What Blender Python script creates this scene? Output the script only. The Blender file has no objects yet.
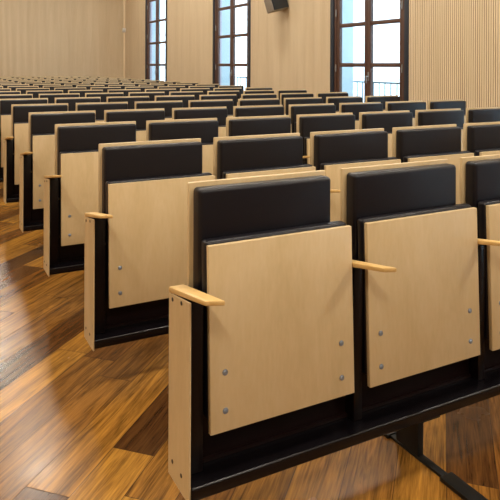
import bpy, bmesh, math, random
from mathutils import Vector, Matrix
random.seed(7)
PI = math.pi
scn = bpy.context.scene
COL = scn.collection

# ------------------------------------------------------------------ helpers
def box(bm, x0, x1, y0, y1, z0, z1, bevel=0.0, seg=2, mi=0):
    r = bmesh.ops.create_cube(bm, size=1.0)
    vs = r['verts']
    for v in vs:
        v.co = Vector((x0 + (v.co.x + .5) * (x1 - x0), y0 + (v.co.y + .5) * (y1 - y0), z0 + (v.co.z + .5) * (z1 - z0)))
    fs = set(f for v in vs for f in v.link_faces)
    for f in fs:
        f.material_index = mi
    if bevel > 0:
        es = list(set(e for v in vs for e in v.link_edges))
        bmesh.ops.bevel(bm, geom=es, offset=bevel, segments=seg, profile=.5, affect='EDGES', material=mi)
    return vs

def cyl(bm, p0, p1, r0, r1=None, n=16):
    r1 = r0 if r1 is None else r1
    p0, p1 = Vector(p0), Vector(p1)
    d = p1 - p0
    q = Vector((0, 0, 1)).rotation_difference(d.normalized()).to_matrix().to_4x4()
    m = Matrix.Translation((p0 + p1) / 2) @ q
    bmesh.ops.create_cone(bm, cap_ends=True, segments=n, radius1=r0, radius2=r1, depth=d.length, matrix=m)

def obj(name, bm, mats, parent=None, smooth=True, angle=35):
    me = bpy.data.meshes.new(name)
    bmesh.ops.recalc_face_normals(bm, faces=bm.faces[:])
    if smooth:
        for f in bm.faces:
            f.smooth = True
        lim = math.radians(angle)
        for e in bm.edges:
            e.smooth = len(e.link_faces) == 2 and e.calc_face_angle(0) < lim
    bm.to_mesh(me)
    bm.free()
    for m in (mats if isinstance(mats, (list, tuple)) else [mats]):
        me.materials.append(m)
    o = bpy.data.objects.new(name, me)
    COL.objects.link(o)
    if parent:
        o.parent = parent
    return o

def BM():
    return bmesh.new()

def tag(o, label, cat, group=None, kind=None):
    o['label'] = label
    o['category'] = cat
    if group:
        o['group'] = group
    if kind:
        o['kind'] = kind
    return o

def thing(name, loc, label=None, cat=None, group=None, rz=0):
    o = bpy.data.objects.new(name, None)
    COL.objects.link(o)
    o.location = loc
    o.rotation_euler = (0, 0, rz)
    o.empty_display_size = .1
    if label:
        tag(o, label, cat, group)
    return o

def struct(o):
    o['kind'] = 'structure'
    return o

def dup(root, loc, name=None, skip=()):
    def cp(o, parent):
        c = o.copy()
        COL.objects.link(c)
        c.parent = parent
        for ch in o.children:
            if ch.name.split('.')[0] not in skip:
                cp(ch, c)
        return c
    c = root.copy()
    COL.objects.link(c)
    c.location = loc
    for ch in list(root.children):
        if ch.name.split('.')[0] not in skip:
            cp(ch, c)
    return c

# ------------------------------------------------------------------ materials
def mat(name, col, rough=.5, metal=0.0, spec=.5):
    m = bpy.data.materials.new(name)
    m.use_nodes = True
    b = m.node_tree.nodes['Principled BSDF']
    b.inputs['Base Color'].default_value = (*col, 1)
    b.inputs['Roughness'].default_value = rough
    b.inputs['Metallic'].default_value = metal
    b.inputs['Specular IOR Level'].default_value = spec
    return m

def N(m, t, **kw):
    n = m.node_tree.nodes.new(t)
    for k, v in kw.items():
        setattr(n, k, v)
    return n

def L(m, a, b):
    m.node_tree.links.new(a, b)

def ramp(m, fac, stops):
    r = N(m, 'ShaderNodeValToRGB')
    e = r.color_ramp.elements
    while len(e) < len(stops):
        e.new(.5)
    for i, (p, c) in enumerate(stops):
        e[i].position = p
        e[i].color = (*c, 1)
    L(m, fac, r.inputs['Fac'])
    return r.outputs['Color']

def math_(m, op, a, b=None, c=None):
    n = N(m, 'ShaderNodeMath', operation=op)
    for i, v in enumerate((a, b, c)):
        if v is None:
            continue
        if isinstance(v, (int, float)):
            n.inputs[i].default_value = v
        else:
            L(m, v, n.inputs[i])
    return n.outputs[0]

def wood(name, lo, mid, hi, rough, scale=(9, 9, .9), bump=.02, coords='Object'):
    m = mat(name, mid, rough)
    b = m.node_tree.nodes['Principled BSDF']
    tc = N(m, 'ShaderNodeTexCoord')
    oi = N(m, 'ShaderNodeObjectInfo')
    add = N(m, 'ShaderNodeVectorMath', operation='ADD')
    L(m, tc.outputs[coords], add.inputs[0])
    mul = math_(m, 'MULTIPLY', oi.outputs['Random'], 37.0)
    cmb = N(m, 'ShaderNodeCombineXYZ')
    for i in range(3):
        L(m, mul, cmb.inputs[i])
    L(m, cmb.outputs[0], add.inputs[1])
    mp = N(m, 'ShaderNodeMapping')
    mp.inputs['Scale'].default_value = scale
    L(m, add.outputs[0], mp.inputs['Vector'])
    n1 = N(m, 'ShaderNodeTexNoise')
    n1.inputs['Scale'].default_value = 1.0
    n1.inputs['Detail'].default_value = 5
    n1.inputs['Roughness'].default_value = .6
    n1.inputs['Distortion'].default_value = .8
    L(m, mp.outputs[0], n1.inputs['Vector'])
    n2 = N(m, 'ShaderNodeTexNoise')
    n2.inputs['Scale'].default_value = 14.0
    n2.inputs['Detail'].default_value = 3
    L(m, mp.outputs[0], n2.inputs['Vector'])
    f = math_(m, 'ADD', math_(m, 'MULTIPLY', n1.outputs['Fac'], .75), math_(m, 'MULTIPLY', n2.outputs['Fac'], .25))
    c = ramp(m, f, [(.28, lo), (.5, mid), (.72, hi)])
    hsv = N(m, 'ShaderNodeHueSaturation')
    L(m, c, hsv.inputs['Color'])
    L(m, math_(m, 'ADD', math_(m, 'MULTIPLY', oi.outputs['Random'], .10), .95), hsv.inputs['Value'])
    L(m, hsv.outputs[0], b.inputs['Base Color'])
    if bump:
        bp = N(m, 'ShaderNodeBump')
        bp.inputs['Strength'].default_value = bump
        bp.inputs['Distance'].default_value = .01
        L(m, n2.outputs['Fac'], bp.inputs['Height'])
        L(m, bp.outputs[0], b.inputs['Normal'])
    return m

PLY = wood('birch_plywood', (.485, .355, .180), (.555, .415, .225), (.61, .47, .275), .42, scale=(7, 7, 1.6))
PLYEDGE = wood('birch_edge', (.54, .385, .20), (.62, .46, .26), (.68, .52, .31), .5, scale=(4, 4, 60))
ARM = wood('oiled_beech', (.55, .335, .11), (.64, .42, .16), (.72, .50, .22), .35, scale=(30, 3, 30))
SLAT = wood('slat_wood', (.65, .52, .345), (.73, .60, .41), (.80, .67, .48), .55, scale=(6, 6, .35), bump=0)
GROOVE = mat('slat_groove', (.34, .23, .13), .8)
STEEL = mat('black_steel', (.0040, .0020, .0022), .32, spec=.22)
STEEL2 = mat('black_foot_steel', (.006, .006, .006), .4, spec=.3)
STEELR = mat('maroon_black_plate', (.0075, .0028, .0026), .4, spec=.2)
STEELB = mat('black_beam_enamel', (.0032, .0024, .0034), .27, spec=.32)
BOLT = mat('zinc_bolt', (.26, .30, .36), .45, .6)
PLUG = mat('dark_screw', (.05, .035, .025), .5, .3)
WINWOOD = wood('window_wood', (.060, .030, .022), (.085, .042, .030), (.115, .06, .044), .4, scale=(8, 8, 1))
NAVY = mat('navy_channel', (.012, .020, .036), .45)
MAUVE = mat('outer_frame_paint', (.52, .42, .48), .6)
PLASTER = mat('outer_plaster', (.55, .64, .66), .8)
WHITE = mat('ceiling_paint', (.80, .77, .72), .9)
WARMWALL = mat('side_wall_paint', (.62, .50, .35), .8)
FRONTWALL = mat('front_wall_darkened', (.22, .18, .15), .7)  # unseen wall; tone darkened so the leather fronts reflect less light
GREY = mat('grey_metal', (.32, .33, .33), .4, .7)
RAILM = mat('rail_haze_tint', (.20, .27, .30), .5)  # blue-grey of haze and overexposure put into the metal's colour
SENSOR = mat('white_plastic', (.75, .74, .71), .5)
SPKSIDE = mat('speaker_shell', (.30, .27, .23), .5)
SPKFRONT = mat('speaker_glossy_black', (.015, .022, .032), .18)
STONE = mat('pavement', (.5, .5, .5), .9)

# leather with fine grain
LEATHER = mat('dark_leather', (.0032, .0025, .0054), .38, spec=.34)
b = LEATHER.node_tree.nodes['Principled BSDF']
tc = N(LEATHER, 'ShaderNodeTexCoord')
vo = N(LEATHER, 'ShaderNodeTexVoronoi')
vo.inputs['Scale'].default_value = 420
L(LEATHER, tc.outputs['Object'], vo.inputs['Vector'])
nz = N(LEATHER, 'ShaderNodeTexNoise')
nz.inputs['Scale'].default_value = 5
L(LEATHER, tc.outputs['Object'], nz.inputs['Vector'])
bp = N(LEATHER, 'ShaderNodeBump')
bp.inputs['Strength'].default_value = .12
bp.inputs['Distance'].default_value = .002
L(LEATHER, math_(LEATHER, 'ADD', vo.outputs['Distance'], nz.outputs['Fac']), bp.inputs['Height'])
L(LEATHER, bp.outputs[0], b.inputs['Normal'])
b.inputs['Coat Weight'].default_value = .04
b.inputs['Coat Roughness'].default_value = .35

# clear window glass: mostly transparent with a fresnel reflection
GLASS = bpy.data.materials.new('window_glass')
GLASS.use_nodes = True
nt = GLASS.node_tree
for n in list(nt.nodes):
    nt.nodes.remove(n)
out = nt.nodes.new('ShaderNodeOutputMaterial')
mx = nt.nodes.new('ShaderNodeMixShader')
tr = nt.nodes.new('ShaderNodeBsdfTransparent')
tr.inputs['Color'].default_value = (.93, .97, .98, 1)
gl = nt.nodes.new('ShaderNodeBsdfGlossy')
gl.inputs['Roughness'].default_value = .03
lw = nt.nodes.new('ShaderNodeLayerWeight')
lw.inputs['Blend'].default_value = .5
pw = nt.nodes.new('ShaderNodeMath'); pw.operation = 'POWER'; pw.inputs[1].default_value = 5
nt.links.new(lw.outputs['Facing'], pw.inputs[0])
fr = nt.nodes.new('ShaderNodeMath'); fr.operation = 'MULTIPLY_ADD'; fr.inputs[1].default_value = .5; fr.inputs[2].default_value = .03
nt.links.new(pw.outputs[0], fr.inputs[0])
nt.links.new(fr.outputs[0], mx.inputs['Fac'])
nt.links.new(tr.outputs[0], mx.inputs[1])
nt.links.new(gl.outputs[0], mx.inputs[2])
nt.links.new(mx.outputs[0], out.inputs['Surface'])

# parquet: 0.2 m boards laid diagonally, staggered, each with its own tone
FLOOR = mat('parquet', (.3, .15, .05), .3, spec=.24)
m = FLOOR
b = m.node_tree.nodes['Principled BSDF']
tc = N(m, 'ShaderNodeTexCoord')
mp = N(m, 'ShaderNodeMapping')
mp.inputs['Rotation'].default_value = (0, 0, math.radians(-44.5))
L(m, tc.outputs['Object'], mp.inputs['Vector'])
sp = N(m, 'ShaderNodeSeparateXYZ')
L(m, mp.outputs[0], sp.inputs[0])
SEED = 64
BW, BL = .158, 1.15
vrow = math_(m, 'DIVIDE', math_(m, 'ADD', sp.outputs['Y'], 39.975), BW)
row = math_(m, 'FLOOR', vrow)
fy = math_(m, 'FRACT', vrow)
wn = N(m, 'ShaderNodeTexWhiteNoise', noise_dimensions='1D')
L(m, row, wn.inputs['W'])
ux = math_(m, 'ADD', math_(m, 'DIVIDE', math_(m, 'ADD', sp.outputs['X'], 40.0), BL), math_(m, 'MULTIPLY', wn.outputs['Value'], 5.0))
colm = math_(m, 'FLOOR', ux)
fx = math_(m, 'FRACT', ux)
cb = N(m, 'ShaderNodeCombineXYZ')
L(m, colm, cb.inputs[0])
L(m, math_(m, 'ADD', row, SEED), cb.inputs[1])
wn2 = N(m, 'ShaderNodeTexWhiteNoise', noise_dimensions='2D')
L(m, cb.outputs[0], wn2.inputs['Vector'])
base = ramp(m, wn2.outputs['Value'], [(0, (.060, .025, .008)), (.25, (.12, .048, .012)), (.5, (.19, .084, .017)), (.78, (.255, .119, .022)), (1, (.34, .170, .031))])
# grain, stretched along the board and shifted per board
gv = N(m, 'ShaderNodeCombineXYZ')
L(m, math_(m, 'ADD', math_(m, 'MULTIPLY', sp.outputs['X'], 2.2), math_(m, 'MULTIPLY', wn2.outputs['Value'], 60)), gv.inputs[0])
L(m, math_(m, 'MULTIPLY', sp.outputs['Y'], 34), gv.inputs[1])
g1 = N(m, 'ShaderNodeTexNoise')
g1.inputs['Scale'].default_value = 1.0
g1.inputs['Detail'].default_value = 6
g1.inputs['Roughness'].default_value = .65
g1.inputs['Distortion'].default_value = 1.2
L(m, gv.outputs[0], g1.inputs['Vector'])
g2 = N(m, 'ShaderNodeTexNoise')
g2.inputs['Scale'].default_value = 5.0
g2.inputs['Detail'].default_value = 4
L(m, gv.outputs[0], g2.inputs['Vector'])
gf = math_(m, 'ADD', math_(m, 'MULTIPLY', g1.outputs['Fac'], .7), math_(m, 'MULTIPLY', g2.outputs['Fac'], .3))
gcol = ramp(m, gf, [(.32, (.20, .17, .15)), (.48, (.84, .80, .75)), (.66, (1.65, 1.62, 1.4))])
mixn = N(m, 'ShaderNodeMix', data_type='RGBA', blend_type='MULTIPLY')
mixn.inputs['Factor'].default_value = 1.0
L(m, base, mixn.inputs['A'])
L(m, gcol, mixn.inputs['B'])
# seams
sy = math_(m, 'MINIMUM', fy, math_(m, 'SUBTRACT', 1.0, fy))
sx = math_(m, 'MINIMUM', fx, math_(m, 'SUBTRACT', 1.0, fx))
seam = math_(m, 'MINIMUM', math_(m, 'MULTIPLY', sy, BW), math_(m, 'MULTIPLY', sx, BL))
sf = math_(m, 'MINIMUM', math_(m, 'DIVIDE', seam, .0022), 1.0)
mix2 = N(m, 'ShaderNodeMix', data_type='RGBA')
L(m, sf, mix2.inputs['Factor'])
mix2.inputs['A'].default_value = (.035, .016, .008, 1)
L(m, mixn.outputs['Result'], mix2.inputs['B'])
L(m, mix2.outputs['Result'], b.inputs['Base Color'])
rn = N(m, 'ShaderNodeTexNoise')
rn.inputs['Scale'].default_value = 3.0
rn.inputs['Detail'].default_value = 5
L(m, tc.outputs['Object'], rn.inputs['Vector'])
L(m, math_(m, 'ADD', math_(m, 'MULTIPLY', rn.outputs['Fac'], .22), .13), b.inputs['Roughness'])
bp = N(m, 'ShaderNodeBump')
bp.inputs['Strength'].default_value = .10
bp.inputs['Distance'].default_value = .002
L(m, math_(m, 'ADD', math_(m, 'MULTIPLY', gf, .4), sf), bp.inputs['Height'])
L(m, bp.outputs[0], b.inputs['Normal'])

# ------------------------------------------------------------------ camera (eye 1.33 m, level, shifted down like a view camera)
EYE, YAW, F, HY, ROLL = 1.33, .4866, 621.64, 66.03, .0038
cd = bpy.data.cameras.new('camera')
cd.sensor_fit = 'HORIZONTAL'
cd.sensor_width = 36
cd.lens = F / 500 * 36
cd.shift_y = -(250 - HY) / 500
cd.clip_start = .05
cd.clip_end = 300
cam = bpy.data.objects.new('camera', cd)
COL.objects.link(cam)
fwd = Vector((math.sin(YAW), math.cos(YAW), 0))
right = Vector((math.cos(YAW), -math.sin(YAW), 0))
up = Vector((0, 0, 1))
r2 = right * math.cos(ROLL) + up * math.sin(ROLL)
u2 = up * math.cos(ROLL) - right * math.sin(ROLL)
M3 = Matrix((r2, u2, -fwd)).transposed()
cam.matrix_world = Matrix.Translation((0, 0, EYE)) @ M3.to_4x4()
scn.camera = cam

# ------------------------------------------------------------------ room shell
XL, XW, YF, YB, ZC = -4.5, 6.4, -5.5, 21.59, 5.3
THK = .50
WIN_Y = [(-2.0), 3.0, 8.055, 13.07, 18.32]
WW, WH = 1.0, 4.06          # half width and head height of the openings

bm = BM(); box(bm, XL - .3, XW + THK, YF - .3, YB + .3, -.25, 0)
struct(obj('floor', bm, FLOOR, smooth=False))
bm = BM(); box(bm, XL - .3, XW + THK, YF - .3, YB + .3, ZC, ZC + .3)
struct(obj('ceiling', bm, WHITE, smooth=False))
bm = BM(); box(bm, XL - .3, XL, YF - .3, YB + .3, 0, ZC)
struct(obj('wall_left', bm, WARMWALL, smooth=False))
bm = BM(); box(bm, XL - .3, XW + THK, YF - .3, YF, 0, ZC)
struct(obj('wall_front', bm, FRONTWALL, smooth=False))

def slats(bm, a0, a1, z0, z1, place, per=.036, gap=.011, dep=.012):
    """vertical battens between a0 and a1; place(a, d) gives (x, y), d = depth behind the face"""
    n = max(1, round((a1 - a0) / per))
    p = (a1 - a0) / n
    prof = []
    for i in range(n):
        s = a0 + i * p
        prof += [(s, dep, 1), (s + gap, dep, 1), (s + gap, 0, 0), (s + p, 0, 1)]
    prof.append((a1, dep, 1))
    prev = None
    for a, d, mi in prof:
        x, y = place(a, d)
        cur = (bm.verts.new((x, y, z0)), bm.verts.new((x, y, z1)))
        if prev:
            f = bm.faces.new((prev[0], cur[0], cur[1], prev[1]))
            f.material_index = pmi
        prev = cur
        pmi = 1 if d == dep and mi == 1 else 0
    return

# right wall: slatted lining, thick masonry, openings for the tall windows
bm = BM()
edges = [YF]
for wy in WIN_Y:
    edges += [wy - WW, wy + WW]
edges.append(YB)
pl = lambda a, d: (XW + d, a)
for i in range(0, len(edges), 2):
    a0, a1 = edges[i], edges[i + 1]
    slats(bm, a0, a1, 0, ZC, pl)
    box(bm, XW + .013, XW + .10, a0, a1, 0, ZC, mi=0)
    box(bm, XW + .10, XW + THK, a0, a1, 0, ZC, mi=2)
for wy in WIN_Y:
    slats(bm, wy - WW, wy + WW, WH, ZC, pl)
    box(bm, XW + .013, XW + .10, wy - WW, wy + WW, WH, ZC, mi=0)
    box(bm, XW + .10, XW + THK, wy - WW, wy + WW, WH, ZC, mi=2)
struct(obj('wall_right', bm, [SLAT, GROOVE, PLASTER], smooth=False))

bm = BM()
slats(bm, XL, XW, 0, ZC, lambda a, d: (a, YB + d))
box(bm, XL - .3, XW + THK, YB + .013, YB + .3, 0, ZC)
struct(obj('wall_back', bm, [SLAT, GROOVE], smooth=False))
bm = BM(); box(bm, XW - .07, XW, YB - .03, YB, 0, ZC, .006)
struct(obj('trim_1', bm, SLAT))
bm = BM(); box(bm, XW - .02, XW, YF, WIN_Y[0] - WW, 0, .10)
for i in range(2, len(edges), 2):
    box(bm, XW - .02, XW, edges[i], edges[i + 1], 0, .10)
struct(obj('baseboard_right', bm, SLAT))
bm = BM(); box(bm, XL, XW - .07, YB - .02, YB, 0, .10)
struct(obj('baseboard_back', bm, SLAT))

# windows
def window(idx, wy):
    t = thing('window_%d' % idx, (XW, wy, 0))
    t['kind'] = 'structure'
    for s in (-1, 1):
        bm = BM(); a, c = sorted((s * .905, s * 1.0)); box(bm, -.012, .075, a, c, 0, WH, .006)
        obj('side_channel', bm, NAVY, t)
    bm = BM()
    for s in (-1, 1):
        a, c = sorted((s * .845, s * .905)); box(bm, .01, .10, a, c, 0, WH, .006)
    box(bm, .01, .10, -.845, .845, WH - .07, WH, .006)
    box(bm, .01, .10, -.845, .845, 0, .05, .006)
    obj('window_frame', bm, WINWOOD, t)
    bm = BM()
    for s in (-1, 1):
        a, c = sorted((s * .925, s * 1.0)); box(bm, .14, .20, a, c, 0, WH, .004)
    box(bm, .14, .20, -.925, .925, WH - .06, WH, .004)
    obj('outer_frame', bm, MAUVE, t)
    for s in (-1, 1):
        bm = BM()
        a, c = sorted((s * .765, s * .843)); box(bm, .025, .085, a, c, .055, WH - .075, .006)
        a, c = sorted((s * .002, s * .078)); box(bm, .02, .085, a, c, .055, WH - .075, .006)
        a, c = sorted((s * .074, s * .769))
        box(bm, .028, .083, a, c, .055, .16, .005)
        box(bm, .028, .083, a, c, WH - .16, WH - .075, .005)
        for z in (.675, 1.354, 2.033, 2.712, 3.39):
            box(bm, .03, .08, a, c, z - .034, z + .034, .008)
        sash = obj('sash', bm, WINWOOD, t)
        bm = BM(); box(bm, .053, .058, a - .001, c + .001, .15, WH - .15)
        obj('pane', bm, GLASS, sash, smooth=False)
    for s in (-1, 1):
        for z in (.4, 1.30, 2.26, 3.2):
            bm = BM(); cyl(bm, (.004, s * .845, z - .055), (.004, s * .845, z + .055), .011)
            cyl(bm, (.004, s * .845, z - .068), (.004, s * .845, z - .055), .006)
            cyl(bm, (.004, s * .845, z + .055), (.004, s * .845, z + .068), .006)
            obj('hinge', bm, GREY, t)
    bm = BM(); box(bm, .006, .02, -.055, -.025, 1.10, 1.24, .004)
    box(bm, -.035, .008, -.048, -.032, 1.16, 1.176, .003)
    box(bm, -.04, -.026, -.05, -.03, 1.06, 1.18, .004)
    obj('window_handle', bm, GREY, t)
    return t
for i, wy in enumerate(reversed(WIN_Y)):
    window(i + 1, wy)

# balcony railings outside the windows
def railing(wy, label):
    t = thing('balcony_railing', (XW + THK, wy, 0), label, 'railing', 'balcony railings outside the windows')
    bm = BM(); box(bm, .0, .70, -1.3, 1.3, -.25, -.02, .01); obj('balcony_slab', bm, STONE, t)
    bm = BM(); box(bm, .13, .17, -1.25, 1.25, 1.035, 1.065, .006); box(bm, .03, .17, -1.25, -1.21, 1.035, 1.065); box(bm, .03, .17, 1.21, 1.25, 1.035, 1.065)
    obj('handrail', bm, RAILM, t)
    bm = BM(); box(bm, .14, .16, -1.25, 1.25, .07, .09); obj('bottom_rail', bm, RAILM, t)
    for k in range(17):
        y = -1.23 + 2.46 * k / 16
        bm = BM(); cyl(bm, (.15, y, -.02), (.15, y, 1.04), .011, n=8)
        obj('baluster', bm, RAILM, t)
railing(WIN_Y[2], 'pale metal balcony railing seen through the rightmost tall window')
railing(WIN_Y[3], 'pale metal balcony railing seen low through the middle tall window')

# the building across the street, clad in horizontal boards
t = thing('white_building', (14.0, 20, -6), 'bright white board-clad building across the street, beyond the windows', 'building')
bm = BM()
z = 0.0
while z < 14.9:
    vs = [bm.verts.new(p) for p in ((-.03, -45, z), (-.03, 70, z), (0, 70, z + .30), (0, -45, z + .30))]
    bm.faces.new(vs)
    v2 = [bm.verts.new(p) for p in ((0, -45, z), (0, 70, z), (-.03, 70, z), (-.03, -45, z))]
    bm.faces.new(v2)
    z += .30
box(bm, .01, 6, -45, 70, 0, 15)
obj('facade', bm, mat('white_cladding', (.86, .88, .90), .8), t, smooth=False)
bm = BM(); box(bm, XW + THK + .01, 30, -30, 90, -6.3, -6.0)
tag(obj('street_ground', bm, STONE, smooth=False), 'pale paved street outside, below the windows', 'street', kind='structure')

# ------------------------------------------------------------------ seats
PITCH, DROW, NS, NR = .556, 1.0188, 8, 19
ROWDX = {1: -.007, 2: -.006, 3: -.004}
SX, SY = .677, 1.62          # seat base: left edge, middle of the row
def B(bm, x0, x1, y0, y1, z0, z1, bevel=0, seg=2):   # box in row-0 world numbers, made local to the seat base
    return box(bm, x0 - SX, x1 - SX, y0 - SY, y1 - SY, z0, z1, bevel, seg)

seat = thing('auditorium_seat', (SX, SY, 0))
# fixed plywood back
bm = BM(); B(bm, .699, 1.186, 1.703, 1.717, .45, .985, .0025)
obj('back_panel', bm, PLY, seat)
# leather back cushion
bm = BM(); B(bm, .709, 1.173, 1.648, 1.7025, .56, .9735, .013, 4)
obj('back_cushion', bm, LEATHER, seat)
# tip-up seat, folded: plywood underside leaning slightly back, cushion behind it
def lean(o_bm):
    for v in o_bm.verts:
        v.co.y += (v.co.z - .303) / .525 * .019
    return o_bm
bm = BM(); B(bm, .711, 1.2055, 1.568, 1.584, .306, .825, .002)
sp_ = obj('seat_panel', lean(bm), PLY, seat)
for (bx, bz) in ((.757, .47), (.757, .364), (1.157, .47), (1.157, .364)):
    bm = BM()
    y = 1.568 + (bz - .303) / .525 * .019 - SY
    cyl(bm, (bx - SX, y - .0022, bz), (bx - SX, y + .002, bz), .0085, n=20)
    cyl(bm, (bx - SX, y - .0034, bz), (bx - SX, y - .002, bz), .0052, .0068, n=6)
    obj('bolt', bm, BOLT, sp_)
bm = BM(); B(bm, .7095, 1.203, 1.5845, 1.624, .335, .834, .012, 4)
obj('seat_cushion', lean(bm), LEATHER, seat)
# black pressed-steel lower back and seat hinge
bm = BM(); B(bm, .7005, 1.2215, 1.636, 1.642, .198, .555, .001); B(bm, .7005, 1.2215, 1.626, 1.636, .198, .208)
obj('kick_plate', bm, STEELR, seat)
def hinge_bm():
    bm = BM()
    cyl(bm, (.024, 1.655 - SY, .43), (.544, 1.655 - SY, .43), .010, n=14)
    return bm
obj('hinge_bar', hinge_bm(), STEEL, seat)

def upright_bm(dx=0, x0=.666):
    bm = BM(); B(bm, x0 + dx, .700 + dx, 1.594, 1.70, .198, .684, .002)
    return bm
def arm_bm(dx=0, x0=.651, x1=.690):
    bm = BM()
    B(bm, x0 + dx, x1 + dx, 1.42, 1.702, 0, .017, .0035)
    for v in bm.verts:
        y = v.co.y + SY
        tfr = (1.702 - y) / .282
        under = v.co.z < .008
        v.co.z += .682 + .045 * tfr - .009
        if y < 1.45 and under:
            v.co.z += .004
        if y < 1.43:
            v.co.y += (x1 - (v.co.x + SX - dx)) * .45
    return bm
def end_bm(x0, x1):
    bm = BM()
    pts = [(1.542, .1535), (1.699, .1535), (1.699, .674), (1.542, .696)]
    lo = [bm.verts.new((x0 - SX, y - SY, z)) for y, z in pts]
    hi = [bm.verts.new((x1 - SX, y - SY, z)) for y, z in pts]
    bm.faces.new(lo); bm.faces.new(hi)
    for i in range(4):
        bm.faces.new((lo[i], lo[(i + 1) % 4], hi[(i + 1) % 4], hi[i]))
    bmesh.ops.recalc_face_normals(bm, faces=bm.faces[:])
    bmesh.ops.bevel(bm, geom=bm.edges[:], offset=.0015, segments=1, affect='EDGES')
    return bm
upr = obj('upright', upright_bm(), STEEL, seat)
arm = obj('armrest', arm_bm(), ARM, seat)

# extra parts of the first and last seats of a row (end panels, last upright)
aisle = [('end_panel', obj('end_panel', end_bm(.636, .6415), PLY))]
ep = aisle[0][1]
for (py, pz) in ((1.668, .664), (1.600, .676), (1.665, .204), (1.597, .203)):
    bm = BM(); cyl(bm, (.6345 - SX, py - SY, pz), (.639 - SX, py - SY, pz), .0058, n=12)
    obj('screw', bm, PLUG, ep)
last_u = obj('upright', upright_bm(PITCH), STEEL)
last_a = obj('armrest', arm_bm(PITCH, .650, .690), ARM)
aisle_arm = obj('armrest', arm_bm(0, .636, .684), ARM)
aisle_upr = obj('upright', upright_bm(0, .6415), STEEL)
last_e = obj('end_panel', end_bm(.7005 + PITCH, .709 + PITCH), PLY)

ORD = ['front', 'second', 'third', 'fourth', 'fifth', 'sixth', 'seventh', 'eighth', 'ninth', 'tenth', 'eleventh', 'twelfth',
       'thirteenth', 'fourteenth', 'fifteenth', 'sixteenth', 'seventeenth', 'eighteenth', 'rearmost']
POS = ['first', 'second', 'third', 'fourth', 'fifth', 'sixth', 'seventh', 'eighth']
firsts, lasts = [], []
for k in range(NR):
    for n in range(NS):
        loc = (SX + PITCH * n + ROWDX.get(k, 0), SY + DROW * k, 0)
        if k == 0 and n == 0:
            s = seat
        else:
            s = dup(seat, loc, skip=('bolt', 'hinge_bar') if k > 5 else ())
        rowname = ORD[k] + ' row' if k in (0, NR - 1) else ORD[k] + ' row from the front'
        if n == 0:
            lab = 'folded birch seat with dark leather, at the left aisle end, ' + rowname
        elif n == NS - 1:
            lab = 'folded birch seat with dark leather, at the window end, ' + rowname
        else:
            lab = 'folded birch seat with dark leather, %s from the left aisle, %s' % (POS[n], rowname)
        tag(s, lab, 'seat', 'tip-up auditorium seats')
        if n == 0:
            firsts.append(s)
            if k:
                for c in s.children:
                    if c.name.split('.')[0] == 'armrest':
                        c.data = aisle_arm.data
                    if c.name.split('.')[0] == 'upright':
                        c.data = aisle_upr.data
        if n == NS - 1:
            lasts.append(s)
# attach end parts after copying
arm.data = aisle_arm.data
upr.data = aisle_upr.data
bpy.data.objects.remove(aisle_arm)
bpy.data.objects.remove(aisle_upr)
def attach(src, root, first):
    c = src if first else src.copy()
    if not first:
        COL.objects.link(c)
        if root.location.y < SY + DROW * 5.5:
            for ch in src.children:
                d = ch.copy(); COL.objects.link(d); d.parent = c
    c.parent = root
for i, r in enumerate(firsts):
    attach(ep, r, i == 0)
for i, r in enumerate(lasts):
    attach(last_u, r, i == 0); attach(last_a, r, i == 0); attach(last_e, r, i == 0)

# beam and legs of each row
XE = .700 + PITCH * NS
beam = thing('seat_row_beam', (SX, SY, 0))
bm = BM(); B(bm,   .642, XE, 1.538, 1.70, .161, .1975, .005, 3)
obj('beam', bm, STEELB, beam)
for n in (1, 6):
    x = 1.502 + PITCH * (n - 1)
    bm = BM(); B(bm, x - .012, x + .014, 1.592, 1.70, .010, .162, .002)
    leg = obj('leg', bm, STEEL2, beam)
    bm = BM(); B(bm, x - .05, x + .05, 1.55, 1.69, .149, .1605, .002)
    obj('mounting_plate', bm, STEEL2, leg)
    bm = BM(); B(bm, x - .013, x + .015, 1.46, 1.78, 0, .010, .001)
    B(bm, x - .026, x + .028, 1.20, 1.478, 0, .014, .002)
    B(bm, x - .026, x + .028, 1.73, 1.82, 0, .014, .002)
    obj('foot', bm, STEEL2, leg)
for k in range(NR):
    o = beam if k == 0 else dup(beam, (SX + ROWDX.get(k, 0), SY + DROW * k, 0))
    rowname = ORD[k] + ' row of seats' if k in (0, NR - 1) else ORD[k] + ' row of seats from the front'
    tag(o, 'black steel beam on short legs carrying the ' + rowname, 'beam', 'beams under the seat rows')

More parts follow.
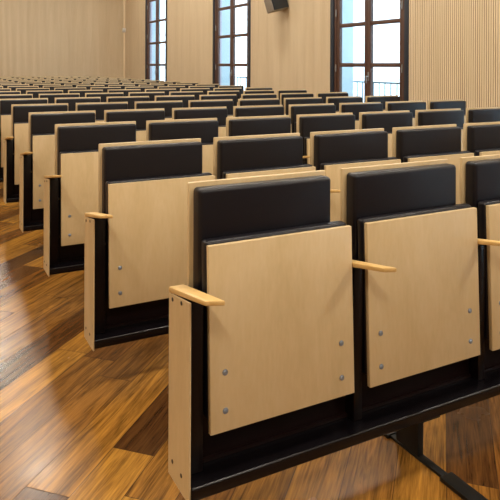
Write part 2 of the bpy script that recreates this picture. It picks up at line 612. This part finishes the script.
# ------------------------------------------------------------------ wall fittings
t = thing('wall_speaker', (XW, 10.62, 2.66), 'black tilted loudspeaker high on the wall between the two right-hand windows', 'loudspeaker')
R = Matrix.Rotation(math.radians(-14), 4, 'Y') @ Matrix.Rotation(math.radians(-8), 4, 'X')
def rot(bm):
    bmesh.ops.transform(bm, matrix=Matrix.Translation((-.22, 0, .06)) @ R, verts=bm.verts[:])
    return bm
bm = BM(); box(bm, -.20, .17, -.11, .16, -.30, .30, .02, 3); obj('speaker_cabinet', rot(bm), SPKSIDE, t)
bm = BM(); box(bm, -.185, .155, -.135, -.108, -.285, .285, .012, 3); obj('speaker_grille', rot(bm), SPKFRONT, t)
bm = BM(); box(bm, -.16, 0, .0, .05, .0, .05, .004); box(bm, -.014, 0, -.05, .10, -.07, .12, .003); obj('wall_bracket', bm, STEEL2, t)

t = thing('wall_sensor', (XW - .05, YB - .03, 2.58), 'small white sensor mounted in the far corner of the slatted walls', 'sensor')
bm = BM(); box(bm, -.07, .05, -.075, 0, -.075, .075, .02, 3); obj('sensor_housing', bm, SENSOR, t)
bm = BM(); box(bm, -.045, .02, -.085, -.07, -.055, .01, .008, 2); obj('sensor_lens', bm, mat('sensor_lens_plastic', (.6, .6, .6), .3), t)

# ------------------------------------------------------------------ light: sky, sun on the street, lamps in the ceiling
w = bpy.data.worlds.new('sky')
scn.world = w
w.use_nodes = True
bg = w.node_tree.nodes['Background']
bg.inputs['Color'].default_value = (.55, .79, 1.0, 1)
bg.inputs['Strength'].default_value = 4.6

sd = bpy.data.lights.new('sun', 'SUN')
sd.energy = 4.0
sd.angle = math.radians(1)
sun = bpy.data.objects.new('sun', sd)
COL.objects.link(sun)
sun.rotation_euler = Vector((1, .25, -.75)).to_track_quat('-Z', 'Y').to_euler()
sun.location = (0, 0, 30)

def lamp(x, y, e, sx=.35, sy=1.5, tilt=0, col=(1.0, .91, .77)):
    a = bpy.data.lights.new('ceiling_lamp', 'AREA')
    a.shape = 'RECTANGLE'
    a.size, a.size_y = sx, sy
    a.energy = e
    a.color = col
    o = bpy.data.objects.new('ceiling_lamp', a)
    COL.objects.link(o)
    o.location = (x, y, ZC - .03)
    o.rotation_euler = (tilt, 0, 0)
for x in (-1.8, 1.6, 4.9):
    for y, e in ((-3.0, 138), (1.6, 106), (6.1, 92), (10.4, 92), (14.7, 92), (18.6, 70)):
        lamp(x, y, e * 1.03, .30, 1.1)

scn.view_settings.view_transform = 'Standard'
scn.view_settings.look = 'None'
scn.view_settings.exposure = 0.0
scn.view_settings.gamma = 1.0
